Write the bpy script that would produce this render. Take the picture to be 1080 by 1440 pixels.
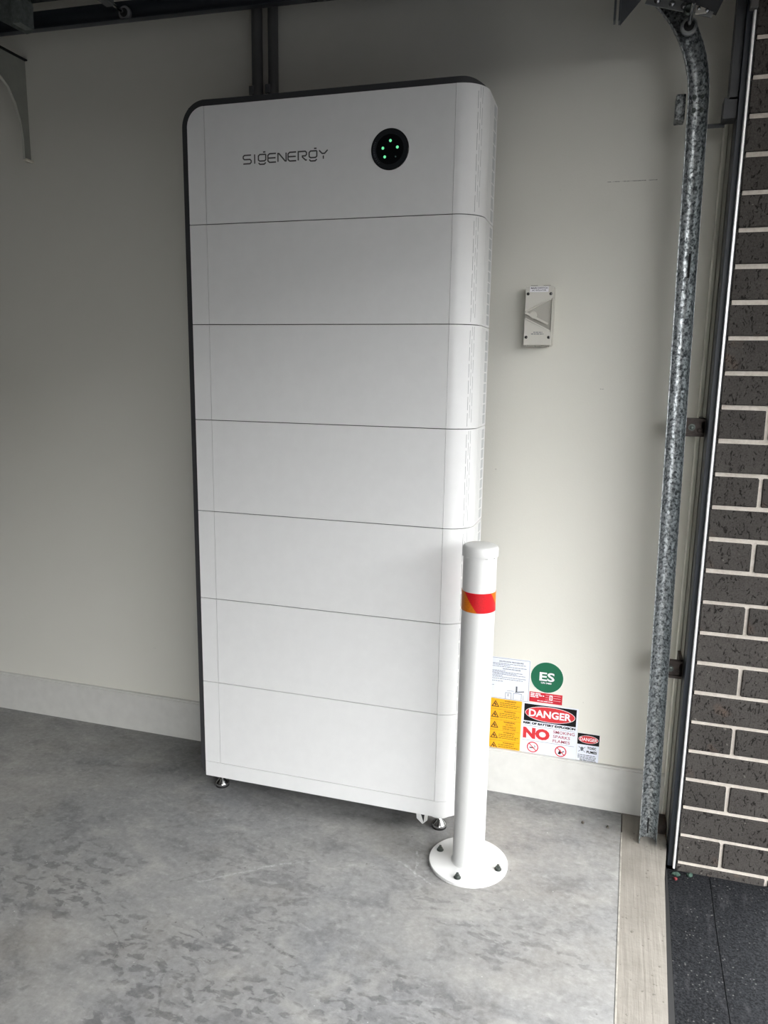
import bpy, bmesh, math, random
from mathutils import Vector, Matrix
random.seed(7)
S = bpy.context.scene
for o in list(bpy.data.objects):
    bpy.data.objects.remove(o)
COL = S.collection

# ------------------------------------------------------------------ camera
cd = bpy.data.cameras.new('camera')
cam = bpy.data.objects.new('camera', cd)
COL.objects.link(cam)
cd.sensor_fit = 'VERTICAL'
cd.sensor_height = 36.0
cd.lens = 1070.39 / 1440 * 36.0
cd.clip_start = 0.02
F = Vector((-0.27965782, 0.94241164, -0.1834443))
Rt = Vector((0.95772617, 0.28725394, 0.01567693))
U = Vector((-0.06746921, 0.17130523, 0.98290509))
m = Matrix((( Rt.x, U.x, -F.x, 0.34955), (Rt.y, U.y, -F.y, -2.29047), (Rt.z, U.z, -F.z, 1.34024), (0, 0, 0, 1)))
cam.matrix_world = m
S.camera = cam

# ------------------------------------------------------------------ light
SKY = 36.5; SHADE_EAVE = 3.2; NBH = 5.0  # sky strength, reach of the added eave, height of the added blocks
w = bpy.data.worlds.new('overcast_sky')
S.world = w
w.use_nodes = True
bg = w.node_tree.nodes['Background']
# even overcast sky (zenith three times as bright as the horizon, all the way round)
nt = w.node_tree
tc = nt.nodes.new('ShaderNodeTexCoord'); sp = nt.nodes.new('ShaderNodeSeparateXYZ'); mx = nt.nodes.new('ShaderNodeMath'); mx.operation = 'MAXIMUM'; mx.inputs[1].default_value = 0.0
ma = nt.nodes.new('ShaderNodeMath'); ma.operation = 'MULTIPLY_ADD'; ma.inputs[1].default_value = 2.0; ma.inputs[2].default_value = 1.0
mm = nt.nodes.new('ShaderNodeMath'); mm.operation = 'MULTIPLY'; mm.inputs[1].default_value = SKY / 3
for a, b in ((tc.outputs['Generated'], sp.inputs[0]), (sp.outputs[2], mx.inputs[0]), (mx.outputs[0], ma.inputs[0]), (ma.outputs[0], mm.inputs[0]), (mm.outputs[0], bg.inputs[1])): nt.links.new(a, b)
bg.inputs[0].default_value = (0.97, 0.985, 1.0, 1)
pl = bpy.data.lights.new('door_portal', 'AREA')
pl.shape = 'RECTANGLE'; pl.size = 2.30; pl.size_y = 4.9
pl.cycles.is_portal = True
po = bpy.data.objects.new('door_portal', pl)
COL.objects.link(po)
po.location = (0.97, -2.6, 1.1)
po.rotation_euler = (0, math.radians(90), 0)      # faces -x, into the garage
S.view_settings.view_transform = 'Standard'
S.view_settings.look = 'None'
S.view_settings.gamma = 1.0
S.view_settings.use_curve_mapping = False
S.view_settings.exposure = 0.0

# ------------------------------------------------------------------ materials
def lin(c):
    return tuple(((v / 255) / 12.92 if v / 255 <= 0.04045 else ((v / 255 + 0.055) / 1.055) ** 2.4) for v in c) + (1,)
class NT:
    def __init__(s, name):
        s.m = bpy.data.materials.new(name); s.m.use_nodes = True
        s.t = s.m.node_tree; s.b = s.t.nodes['Principled BSDF']
    def n(s, typ, **kw):
        nd = s.t.nodes.new(typ)
        for k, v in kw.items():
            if k.startswith('i_'):
                nd.inputs[k[2:].replace('_', ' ')].default_value = v
            else: setattr(nd, k, v)
        return nd
    def l(s, a, b): s.t.links.new(a, b)
    def coord(s, scale=(1, 1, 1), rot=(0, 0, 0), loc=(0, 0, 0), kind='Object'):
        tc = s.n('ShaderNodeTexCoord'); mp = s.n('ShaderNodeMapping')
        mp.inputs['Scale'].default_value = scale; mp.inputs['Rotation'].default_value = rot; mp.inputs['Location'].default_value = loc
        s.l(tc.outputs[kind], mp.inputs[0]); return mp.outputs[0]
    def noise(s, co, scale, detail=4, rough=0.55, dist=0.0):
        nd = s.n('ShaderNodeTexNoise'); nd.inputs['Scale'].default_value = scale
        nd.inputs['Detail'].default_value = detail; nd.inputs['Roughness'].default_value = rough
        nd.inputs['Distortion'].default_value = dist
        s.l(co, nd.inputs['Vector']); return nd.outputs['Fac']
    def ramp(s, fac, stops):
        r = s.n('ShaderNodeValToRGB'); e = r.color_ramp.elements
        while len(e) < len(stops): e.new(0.5)
        for q, (p, c) in zip(e, stops):
            q.position = p; q.color = c if len(c) == 4 else tuple(c) + (1,)
        s.l(fac, r.inputs[0]); return r.outputs[0]
    def mix(s, fac, a, b, mode='MIX'):
        x = s.n('ShaderNodeMix', data_type='RGBA', blend_type=mode)
        for sock, v in ((x.inputs[0], fac), (x.inputs[6], a), (x.inputs[7], b)):
            if hasattr(v, 'is_linked') or hasattr(v, 'links'): s.l(v, sock)
            else: sock.default_value = v
        return x.outputs[2]
    def math(s, op, a, b=0.0, c=None):
        x = s.n('ShaderNodeMath', operation=op)
        for i, v in enumerate((a, b) if c is None else (a, b, c)):
            if hasattr(v, 'links'): s.l(v, x.inputs[i])
            else: x.inputs[i].default_value = v
        return x.outputs[0]
    def bump(s, h, dist, strength=1.0):
        b = s.n('ShaderNodeBump'); b.inputs['Distance'].default_value = dist; b.inputs['Strength'].default_value = strength
        s.l(h, b.inputs['Height']); s.l(b.outputs[0], s.b.inputs['Normal'])
    def base(s, v):
        if hasattr(v, 'links'): s.l(v, s.b.inputs['Base Color'])
        else: s.b.inputs['Base Color'].default_value = v
def G(v): return (v, v, v, 1)
def plain(name, rgb, rough=0.5, metal=0.0, var=0.04, vs=25, spec=0.5, bump=0.0):
    t = NT(name); c = lin(rgb); co = t.coord()
    n = t.noise(co, vs, 3)
    lo = tuple(x * (1 - var) for x in c[:3]) + (1,); hi = tuple(min(1, x * (1 + var)) for x in c[:3]) + (1,)
    t.base(t.ramp(n, [(0.3, lo), (0.7, hi)]))
    t.b.inputs['Roughness'].default_value = rough; t.b.inputs['Metallic'].default_value = metal
    t.b.inputs['Specular IOR Level'].default_value = spec
    if bump: t.bump(t.noise(co, vs * 12, 2), bump)
    return t.m
def emit(name, rgb, st):
    t = NT(name); t.base(lin(rgb)); t.b.inputs['Emission Color'].default_value = lin(rgb); t.b.inputs['Emission Strength'].default_value = st
    return t.m

def mat_wall():
    t = NT('wall_paint'); co = t.coord()
    n = t.noise(co, 1.3, 5); c = lin((226, 224, 215)); d = lin((221, 219, 209))
    col = t.ramp(n, [(0.3, d), (0.7, c)]); raw = t.noise(co, 90, 3, 0.7); brk = t.ramp(raw, [(0.42, G(0)), (0.58, G(1))])
    # a long faint scuff and a few specks beside the rail
    for a, b, wd, k in (((.293, 1.8545), (.420, 1.8540), .0016, .7), ((.412, .138), (.414, .124), .003, .8), ((.310, 1.2965), (.317, 1.2962), .0016, .7), ((.1668, 1.8385), (.1668, 1.8390), .003, .6), ((.3208, .3405), (.3208, .3408), .0022, .6), ((.02, 1.05), (.021, 1.05), .003, .4), ((-1.2, .33), (-1.19, .331), .002, .4)):
        col = t.mix(t.math('MULTIPLY', t.math('MULTIPLY', seg_mask(t, co, a, b, wd, ax=(0, 2)), brk), k), col, lin((70, 66, 60)))
    t.base(col); t.b.inputs['Roughness'].default_value = 0.55
    t.b.inputs['Specular IOR Level'].default_value = 0.3
    t.bump(t.noise(co, 160, 3), 0.0006, 0.5); return t.m
def seg_mask(t, co, a, b, wd, soft=0.6, ax=(0, 1)):
    """1 on the floor segment a-b, fading to 0 at distance wd (a drawn scratch)"""
    sx = t.n('ShaderNodeSeparateXYZ'); t.l(co, sx.inputs[0])
    dx, dy = b[0] - a[0], b[1] - a[1]; L2 = dx * dx + dy * dy
    px = t.math('SUBTRACT', sx.outputs[ax[0]], a[0]); py = t.math('SUBTRACT', sx.outputs[ax[1]], a[1])
    h = t.math('DIVIDE', t.math('ADD', t.math('MULTIPLY', px, dx), t.math('MULTIPLY', py, dy)), L2)
    h = t.math('MINIMUM', t.math('MAXIMUM', h, 0.0), 1.0)
    qx = t.math('SUBTRACT', px, t.math('MULTIPLY', h, dx)); qy = t.math('SUBTRACT', py, t.math('MULTIPLY', h, dy))
    d = t.math('SQRT', t.math('ADD', t.math('MULTIPLY', qx, qx), t.math('MULTIPLY', qy, qy)))
    mr = t.n('ShaderNodeMapRange'); mr.interpolation_type = 'SMOOTHSTEP'
    mr.inputs[1].default_value = wd * soft * 0.5; mr.inputs[2].default_value = wd; mr.inputs[3].default_value = 1; mr.inputs[4].default_value = 0
    t.l(d, mr.inputs[0]); return mr.outputs[0]
def mat_concrete():
    t = NT('slab_concrete'); co = t.coord()
    warp = t.noise(co, 7, 4, 0.6)
    big = t.noise(co, 1.6, 5, 0.6, 0.4)
    mid = t.noise(t.coord((1.0, 1.3, 1)), 8, 6, 0.62, 0.8)
    fine = t.noise(co, 60, 4, 0.7)
    c = t.ramp(big, [(0.30, lin((120, 121, 123))), (0.52, lin((137, 136, 134))), (0.72, lin((149, 146, 141)))])
    # trowel blotches: broken dark flecks in loose patches, longer along the wall
    dv_ = t.n('ShaderNodeTexNoise'); dv_.inputs['Scale'].default_value = 14; dv_.inputs['Detail'].default_value = 4; t.l(co, dv_.inputs['Vector'])
    off = t.n('ShaderNodeVectorMath', operation='MULTIPLY_ADD'); off.inputs[1].default_value = (.03, .03, 0); t.l(dv_.outputs['Color'], off.inputs[0]); t.l(co, off.inputs[2])
    wco = off.outputs[0]
    def mapped(sc, rot=0.0, loc=(0, 0, 0)):
        mp = t.n('ShaderNodeMapping'); mp.inputs['Scale'].default_value = sc; mp.inputs['Rotation'].default_value = (0, 0, rot); mp.inputs['Location'].default_value = loc
        t.l(wco, mp.inputs[0]); return mp.outputs[0]
    fl = t.noise(mapped((0.75, 1.4, 1), 0.3), 30, 3, 0.55, 0.4)
    flm = t.ramp(fl, [(0.525, G(0)), (0.575, G(1))])
    patch = t.ramp(t.noise(mapped((1, 1.2, 1), 0, (3.1, 1.7, 0)), 3.2, 4, 0.65), [(0.43, G(0)), (0.54, G(1))])
    sy = t.n('ShaderNodeSeparateXYZ'); t.l(co, sy.inputs[0])
    front = t.n('ShaderNodeMapRange'); front.inputs[1].default_value = -0.45; front.inputs[2].default_value = -0.85; front.inputs[3].default_value = 0.30; front.inputs[4].default_value = 1.0; t.l(sy.outputs[1], front.inputs[0])
    c = t.mix(t.math('MULTIPLY', t.math('MULTIPLY', flm, patch), t.math('MULTIPLY', front.outputs[0], 0.72)), c, lin((78, 78, 79)))
    hz = t.noise(mapped((0.8, 1.25, 1), 0.4, (1.3, 0, 0)), 7, 7, 0.62, 0.5)
    c = t.mix(t.math('MULTIPLY', t.ramp(hz, [(0.53, G(0)), (0.66, G(1))]), 0.50), c, lin((166, 164, 159)))
    c = t.mix(t.math('MULTIPLY', t.ramp(hz, [(0.34, G(1)), (0.47, G(0))]), 0.60), c, lin((92, 92, 94)))
    c = t.mix(t.math('MULTIPLY', t.ramp(t.noise(mapped((0.8, 1.3, 1), 0.5), 45, 4, 0.65), [(0.55, G(0)), (0.66, G(1))]), 0.30), c, lin((176, 175, 172)))
    # brownish damp stains near the front
    st = t.ramp(t.noise(t.coord(loc=(0.4, 2.2, 0)), 3.1, 5, 0.6), [(0.52, G(0)), (0.70, G(1))])
    c = t.mix(t.math('MULTIPLY', st, 0.42), c, lin((112, 106, 97)))
    # scratches and gouges, ragged and broken up
    brk = t.ramp(t.noise(co, 85, 3, 0.7), [(0.40, G(0.05)), (0.60, G(1))])
    for a, b, wd, k in (((-.678, -.946), (-.650, -1.017), .010, .75), ((-.345, -.848), (-.27, -.869), .007, .8), ((-.46, -.80), (-.345, -.848), .004, .5),
                        ((-.53, -1.0), (-.485, -1.10), .005, .6), ((-.235, -.742), (-.19, -.70), .016, .4), ((-.80, -.86), (-.66, -.96), .003, .5), ((-.69, -.72), (-.62, -.66), .006, .5)):
        c = t.mix(t.math('MULTIPLY', t.math('MULTIPLY', seg_mask(t, wco, (a[0] + .015, a[1] + .015), (b[0] + .015, b[1] + .015), wd, 0.3), brk), k), c, lin((66, 65, 64)))
    for a, b in (((-.62, -.70), (-.42, -.55)), ((-.10, -.40), (-.075, -.50)), ((-.13, -.45), (-.03, -.52)), ((-.50, -.60), (-.36, -.52))):
        c = t.mix(t.math('MULTIPLY', t.math('MULTIPLY', seg_mask(t, wco, (a[0] + .015, a[1] + .015), (b[0] + .015, b[1] + .015), .005, .3), brk), 0.35), c, lin((205, 205, 204)))
    # plaster specks of uneven size
    v = t.n('ShaderNodeTexVoronoi'); v.inputs['Scale'].default_value = 34; t.l(wco, v.inputs['Vector'])
    gate = t.ramp(t.noise(co, 5.4, 3), [(0.53, G(0)), (0.60, G(1))])
    sp = t.math('MULTIPLY', t.ramp(t.math('ADD', v.outputs['Distance'], t.math('MULTIPLY', t.noise(co, 140, 2), 0.16)), [(0.10, G(1)), (0.145, G(0))]), gate)
    c = t.mix(t.math('MULTIPLY', sp, 0.7), c, lin((215, 214, 211)))
    v2 = t.n('ShaderNodeTexVoronoi'); v2.inputs['Scale'].default_value = 16; t.l(t.coord(loc=(.4, .2, 0)), v2.inputs['Vector'])
    c = t.mix(t.math('MULTIPLY', t.ramp(v2.outputs['Distance'], [(0.030, G(1)), (0.05, G(0))]), 0.75), c, lin((70, 67, 62)))
    c = t.mix(0.16, c, t.ramp(fine, [(0.3, G(0.03)), (0.7, G(0.55))]))
    t.base(c)
    t.l(t.ramp(mid, [(0.3, G(0.42)), (0.7, G(0.62))]), t.b.inputs['Roughness'])
    t.bump(t.math('ADD', t.math('MULTIPLY', mid, 0.6), t.math('MULTIPLY', fine, 0.2)), 0.002, 0.6)
    return t.m
def mat_sill():
    t = NT('broomed_concrete'); st = t.noise(t.coord((110, 5, 1)), 1.0, 4, 0.6)
    co = t.coord(); bl = t.noise(co, 9, 5)
    c = t.ramp(bl, [(0.3, lin((122, 117, 109))), (0.7, lin((139, 134, 126)))])
    c = t.mix(t.math('MULTIPLY', t.ramp(st, [(0.35, G(1)), (0.6, G(0))]), 0.30), c, lin((106, 100, 93)))
    v = t.noise(co, 70, 3); c = t.mix(t.math('MULTIPLY', t.ramp(v, [(0.66, G(0)), (0.70, G(1))]), 0.7), c, lin((84, 78, 72)))
    t.base(c); t.b.inputs['Roughness'].default_value = 0.8
    t.bump(t.math('ADD', st, t.math('MULTIPLY', v, -0.5)), 0.002, 0.8); return t.m
def mat_drive():
    t = NT('charcoal_paving'); co = t.coord(); f = t.noise(co, 190, 5, 0.75); b = t.noise(co, 5, 5)
    c = t.ramp(b, [(0.3, lin((16, 17, 20))), (0.7, lin((27, 28, 31)))])
    c = t.mix(0.5, c, t.ramp(f, [(0.40, lin((9, 9, 11))), (0.68, lin((62, 63, 65)))]))
    v = t.n('ShaderNodeTexVoronoi'); v.inputs['Scale'].default_value = 85; t.l(t.coord(), v.inputs['Vector'])
    gate = t.ramp(t.noise(co, 12, 3), [(0.42, G(0)), (0.60, G(1))])
    sp = t.math('MULTIPLY', t.ramp(t.math('ADD', v.outputs['Distance'], t.math('MULTIPLY', t.noise(co, 260, 2), 0.30)), [(0.26, G(1)), (0.36, G(0))]), gate)
    c = t.mix(t.math('MULTIPLY', sp, 0.55), c, lin((112, 111, 109)))
    sw_ = t.noise(t.coord((40, 9, 1), (0, 0, 0.5)), 1.0, 5, 0.7)
    c = t.mix(t.math('MULTIPLY', t.ramp(sw_, [(0.56, G(0)), (0.70, G(1))]), 0.35), c, lin((70, 70, 72)))
    t.base(c); t.b.inputs['Roughness'].default_value = 0.9; t.b.inputs['Specular IOR Level'].default_value = 0.08
    t.bump(f, 0.003, 0.8); return t.m
def mat_brick():
    t = NT('dark_clay_brick'); oi = t.n('ShaderNodeObjectInfo')
    add = t.n('ShaderNodeVectorMath', operation='ADD'); cmb = t.n('ShaderNodeCombineXYZ')
    r = t.math('MULTIPLY', oi.outputs['Random'], 37.0)
    t.l(r, cmb.inputs[0]); t.l(r, cmb.inputs[2])
    t.l(t.coord(), add.inputs[0]); t.l(cmb.outputs[0], add.inputs[1]); co = add.outputs[0]
    mpv = t.n('ShaderNodeMapping'); mpv.inputs['Scale'].default_value = (1.5, 1, 0.75); t.l(co, mpv.inputs[0])
    pit = t.noise(mpv.outputs[0], 68, 4, 0.62, 1.4)
    b = t.noise(co, 14, 4); g = t.noise(co, 240, 3, 0.7)
    c = t.ramp(b, [(0.3, lin((60, 56, 54))), (0.7, lin((74, 71, 68)))])
    c = t.mix(0.40, c, t.ramp(g, [(0.3, lin((44, 42, 40))), (0.7, lin((100, 97, 93)))]))
    br = t.ramp(t.noise(co, 9, 3), [(0.60, G(0)), (0.74, G(1))])
    c = t.mix(t.math('MULTIPLY', br, 0.55), c, lin((116, 92, 76)))
    pm = t.ramp(pit, [(0.575, G(0)), (0.625, G(1))])
    c = t.mix(t.math('MULTIPLY', pm, 0.85), c, lin((24, 21, 20)))
    fl = t.ramp(t.noise(co, 46, 2, 0.5), [(0.70, G(0)), (0.73, G(1))])
    c = t.mix(t.math('MULTIPLY', fl, 0.5), c, lin((128, 124, 118)))
    hv = t.n('ShaderNodeHueSaturation'); t.l(t.math('ADD', t.math('MULTIPLY', oi.outputs['Random'], 0.20), 0.74), hv.inputs['Value']); t.l(c, hv.inputs['Color'])
    t.base(hv.outputs[0]); t.b.inputs['Roughness'].default_value = 0.9; t.b.inputs['Specular IOR Level'].default_value = 0.12
    t.bump(t.math('SUBTRACT', t.math('MULTIPLY', g, 0.25), pm), 0.002, 0.8); return t.m
def mat_mortar():
    t = NT('cream_mortar'); co = t.coord(); n = t.noise(co, 90, 4, 0.7)
    t.base(t.ramp(n, [(0.3, lin((182, 173, 163))), (0.7, lin((206, 199, 189)))])); t.b.inputs['Roughness'].default_value = 0.95
    t.bump(n, 0.003, 0.8); return t.m
def mat_galv(name='galvanised_steel', dark=1.0):
    t = NT(name); v = t.n('ShaderNodeTexVoronoi'); v.inputs['Scale'].default_value = 170
    t.l(t.coord((1, 1, 0.8)), v.inputs['Vector'])
    n = t.noise(t.coord(), 150, 3, 0.6)
    sp = t.mix(0.45, v.outputs['Color'], t.ramp(n, [(0.35, G(0)), (0.65, G(1))]))
    bw = t.n('ShaderNodeRGBToBW'); t.l(sp, bw.inputs[0])
    c = t.ramp(bw.outputs[0], [(0.25, tuple(x * dark for x in (0.10, 0.11, 0.115))), (0.75, tuple(x * dark for x in (0.60, 0.63, 0.64)))])
    t.base(c); t.b.inputs['Metallic'].default_value = 0.85
    t.l(t.ramp(bw.outputs[0], [(0.2, G(0.55)), (0.8, G(0.36))]), t.b.inputs['Roughness']); return t.m

WALL = mat_wall(); CONC = mat_concrete(); SILL = mat_sill(); DRIVE = mat_drive(); BRICK = mat_brick(); MORT = mat_mortar(); GALV = mat_galv()
SKIRT = plain('skirting_paint', (209, 208, 203), 0.5, spec=0.25)
CEIL = plain('ceiling_white', (225, 224, 218), 0.8)
WHITE = plain('white_enamel_panel', (231, 231, 230), 0.38, var=0.015)
CORE = plain('dark_seam', (52, 52, 54), 0.7)
TRIMD = plain('charcoal_plastic', (56, 56, 58), 0.5)
SLOT = plain('vent_shadow_grey', (120, 121, 120), 0.7)
SLOT2 = plain('vent_grille_grey', (196, 198, 198), 0.6)
BLACK = plain('gloss_black', (10, 11, 13), 0.12)
RING = plain('display_ring', (22, 25, 29), 0.4)
LOGO = plain('logo_grey', (74, 74, 72), 0.5)
LED = emit('green_led', (110, 226, 160), 0.9)
LEDOFF = plain('unlit_led', (90, 116, 112), 0.2)
CHROME = plain('bright_steel', (200, 200, 200), 0.18, 1.0, var=0.03)
RUBBER = plain('black_rubber', (22, 22, 23), 0.7)
POST = plain('white_powder_coat', (214, 214, 212), 0.36, var=0.01)
BOLT = plain('zinc_bolt', (86, 92, 88), 0.4, 0.7)
RED = plain('red_reflective_tape', (196, 10, 24), 0.4, var=0.12, vs=300)
AMBER = plain('amber_reflective_tape', (206, 112, 10), 0.4, var=0.15, vs=300)
SWITCH = plain('pale_grey_plastic', (206, 203, 194), 0.45, var=0.02)
SWDARK = plain('switch_shade_grey', (176, 173, 164), 0.5, var=0.02)
PRINTG = plain('print_grey', (96, 100, 108), 0.6)
PRINTK = plain('print_black', (10, 9, 10), 0.7, spec=0.2)
PRINTR = plain('print_red', (206, 44, 50), 0.5)
PRINTM = plain('print_maroon_grey', (168, 72, 84), 0.5)
PRINTW = plain('print_white', (240, 238, 242), 0.5)
STW = plain('sticker_white', (226, 230, 240), 0.45, var=0.01)
STY = plain('sticker_yellow', (246, 176, 12), 0.45, var=0.03)
STYD = plain('print_brown', (74, 48, 4), 0.6)
STG = plain('sticker_green', (0, 98, 66), 0.55, var=0.05)
STR = plain('sticker_red', (196, 26, 44), 0.45, var=0.04)
STK = plain('sticker_black', (10, 9, 10), 0.6, spec=0.25)
NAVY = plain('navy_powder_coat', (44, 50, 58), 0.45)
JAMB = plain('jamb_shade_paint', (132, 131, 122), 0.5); BEAD = plain('bead_paint', (224, 223, 212), 0.5)  # jamb tone is darkened to stand in for its shade
ALU = plain('white_aluminium', (250, 250, 250), 0.3, 0.4)
CONDUIT = plain('grey_conduit', (92, 92, 92), 0.5)
DOORC = plain('door_charcoal', (52, 54, 57), 0.5)
DARKM = plain('dark_brown_steel', (66, 58, 54), 0.55, 0.5, var=0.3, vs=60)  # dark brown steel with a mottled tone
LEAF = plain('green_scrap', (40, 62, 52), 0.8, var=0.4, vs=300)
LEAFR = plain('red_scrap', (104, 34, 38), 0.8)
CHIP = plain('dark_chip', (70, 64, 56), 0.8)

# ------------------------------------------------------------------ builders
ORG = {}
def tag(o, label=None, cat=None, group=None, kind=None):
    if label: o['label'] = label
    if cat: o['category'] = cat
    if group: o['group'] = group
    if kind: o['kind'] = kind
    return o
def thing(name, loc, label, cat, group=None, kind=None):
    o = bpy.data.objects.new(name, None); COL.objects.link(o); o.location = loc
    o.empty_display_size = 0.05; ORG[o.name] = Vector(loc)
    return tag(o, label, cat, group, kind)
def add(name, bm, mat, parent=None, smooth=None, origin=None, kind=None, label=None):
    """link bm (in world coordinates) as ONE mesh object; parts are stored relative to their parent"""
    bmesh.ops.recalc_face_normals(bm, faces=bm.faces[:])
    if origin is None:
        co = [v.co for v in bm.verts]
        origin = Vector((sum(c.x for c in co), sum(c.y for c in co), sum(c.z for c in co))) / max(1, len(co))
    origin = Vector(origin)
    bmesh.ops.translate(bm, verts=bm.verts[:], vec=-origin)
    me = bpy.data.meshes.new(name); bm.to_mesh(me); bm.free()
    if smooth is not None:
        me.polygons.foreach_set('use_smooth', [True] * len(me.polygons))
        me.set_sharp_from_angle(angle=math.radians(smooth))
    for q in (mat if isinstance(mat, (list, tuple)) else [mat]): me.materials.append(q)
    o = bpy.data.objects.new(name, me); COL.objects.link(o)
    ORG[o.name] = origin
    if parent: o.parent = parent; o.location = origin - ORG[parent.name]
    else: o.location = origin
    return tag(o, label, None, None, kind)
def NB(): return bmesh.new()
def box(bm, x0, x1, y0, y1, z0, z1, bev=0.0, mi=0):
    r = bmesh.ops.create_cube(bm, size=1)
    vs = r['verts']
    for v in vs:
        v.co = Vector((x0 + (v.co.x + .5) * (x1 - x0), y0 + (v.co.y + .5) * (y1 - y0), z0 + (v.co.z + .5) * (z1 - z0)))
    if bev:
        es = list({e for v in vs for e in v.link_edges})
        r = bmesh.ops.bevel(bm, geom=es, offset=bev, segments=1, affect='EDGES', profile=0.5)
    return bm
def B(x0, x1, y0, y1, z0, z1, bev=0.0): return box(NB(), x0, x1, y0, y1, z0, z1, bev)
def prism(bm, pts, axis, a, b):
    """pts 2D; axis 'y': (x,z) extruded in y; 'z': (x,y) in z; 'x': (y,z) in x"""
    def P(p, t): return {'y': (p[0], t, p[1]), 'z': (p[0], p[1], t), 'x': (t, p[0], p[1])}[axis]
    A = [bm.verts.new(P(p, a)) for p in pts]; Bv = [bm.verts.new(P(p, b)) for p in pts]
    n = len(pts); bm.faces.new(A); bm.faces.new(Bv[::-1])
    for i in range(n): bm.faces.new((A[i], A[(i + 1) % n], Bv[(i + 1) % n], Bv[i]))
    return bm
def basis(d):
    d = Vector(d).normalized(); up = Vector((0, 0, 1)) if abs(d.z) < 0.9 else Vector((1, 0, 0))
    s = d.cross(up).normalized(); return d, s, s.cross(d)
def lathe(bm, prof, c, ax=(0, 0, 1), n=32):
    d, s, t = basis(ax); c = Vector(c); rings = []
    for r, h in prof:
        if r < 1e-6: rings.append([bm.verts.new(c + d * h)])
        else: rings.append([bm.verts.new(c + d * h + s * r * math.cos(2 * math.pi * i / n) + t * r * math.sin(2 * math.pi * i / n)) for i in range(n)])
    for a, b in zip(rings, rings[1:]):
        for i in range(n):
            j = (i + 1) % n
            if len(a) == 1 and len(b) == 1: continue
            if len(a) == 1: bm.faces.new((a[0], b[i], b[j]))
            elif len(b) == 1: bm.faces.new((a[i], a[j], b[0]))
            else: bm.faces.new((a[i], a[j], b[j], b[i]))
    return bm
def cyl(bm, c, ax, r, h, n=20): return lathe(bm, [(0, 0), (r, 0), (r, h), (0, h)], c, ax, n)
def hexbolt(bm, c, ax, r=0.006, h=0.005): return lathe(bm, [(0, 0), (r * 1.5, 0), (r * 1.5, .0012), (r, .0012), (r, h), (r * .55, h + .001), (r * .55, h + .006), (0, h + .006)], c, ax, 12)
def tube(bm, pts, r, n=10):
    rings = []
    for i, p in enumerate(pts):
        p = Vector(p); a = Vector(pts[max(0, i - 1)]); b = Vector(pts[min(len(pts) - 1, i + 1)])
        d, s, t = basis(b - a)
        rings.append([bm.verts.new(p + s * r * math.cos(2 * math.pi * k / n) + t * r * math.sin(2 * math.pi * k / n)) for k in range(n)])
    for a, b in zip(rings, rings[1:]):
        for k in range(n): bm.faces.new((a[k], a[(k + 1) % n], b[(k + 1) % n], b[k]))
    bm.faces.new(rings[0][::-1]); bm.faces.new(rings[-1]); return bm
def stroke(bm, pts, wd, y, th, closed=False):
    """flat stroke in the x-z plane facing -y, front at y-th"""
    P = [Vector((p[0], 0, p[1])) for p in pts]; n = len(P); L = []; R_ = []
    for i in range(n):
        a = P[(i - 1) % n] if (closed or i > 0) else P[i]; b = P[(i + 1) % n] if (closed or i < n - 1) else P[i]
        d1 = (P[i] - a).normalized() if (P[i] - a).length > 0 else None; d2 = (b - P[i]).normalized() if (b - P[i]).length > 0 else None
        d1 = d1 or d2; d2 = d2 or d1
        n1 = Vector((-d1.z, 0, d1.x)); n2 = Vector((-d2.z, 0, d2.x)); k = (n1 + n2)
        k = k / max(k.length ** 2 / 2, 0.5) if k.length > 1e-4 else n1
        L.append(P[i] + k * wd / 2); R_.append(P[i] - k * wd / 2)
    def V(p, yy): return bm.verts.new((p.x, yy, p.z))
    q = [(V(l, y - th), V(r, y - th), V(l, y), V(r, y)) for l, r in zip(L, R_)]
    for i in range(n if closed else n - 1):
        a, b = q[i], q[(i + 1) % n]
        bm.faces.new((a[0], a[1], b[1], b[0])); bm.faces.new((a[0], b[0], b[2], a[2])); bm.faces.new((a[1], a[3], b[3], b[1]))
    return bm
def disc(bm, cx, cz, rx, rz, y, th, n=40):
    return prism(bm, [(cx + rx * math.cos(2 * math.pi * i / n), cz + rz * math.sin(2 * math.pi * i / n)) for i in range(n)], 'y', y, y - th)
def ringz(bm, cx, cz, r, wd, y, th, n=32):
    return stroke(bm, [(cx + r * math.cos(2 * math.pi * i / n), cz + r * math.sin(2 * math.pi * i / n)) for i in range(n)], wd, y, th, True)
def text(bm, s, x0, x1, z0, z1, y, th=0.0003, bold=0.0):
    """lettering filling the box x0..x1, z0..z1 on a surface facing -y"""
    cu = bpy.data.curves.new('lettering', 'FONT'); cu.body = s; cu.resolution_u = 3; cu.offset = bold
    o = bpy.data.objects.new('lettering', cu); COL.objects.link(o)
    bpy.context.view_layer.update()
    me = bpy.data.meshes.new_from_object(o.evaluated_get(bpy.context.evaluated_depsgraph_get()))
    bpy.data.objects.remove(o); bpy.data.curves.remove(cu)
    xs = [v.co.x for v in me.vertices]; ys = [v.co.y for v in me.vertices]
    a, b, c, d = min(xs), max(xs), min(ys), max(ys)
    off = len(bm.verts); n0 = set(bm.verts)
    bm.from_mesh(me); bpy.data.meshes.remove(me)
    for v in bm.verts:
        if v not in n0:
            v.co = Vector((x0 + (v.co.x - a) / (b - a) * (x1 - x0), y - th, z0 + (v.co.y - c) / (d - c) * (z1 - z0)))
    return bm
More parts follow.
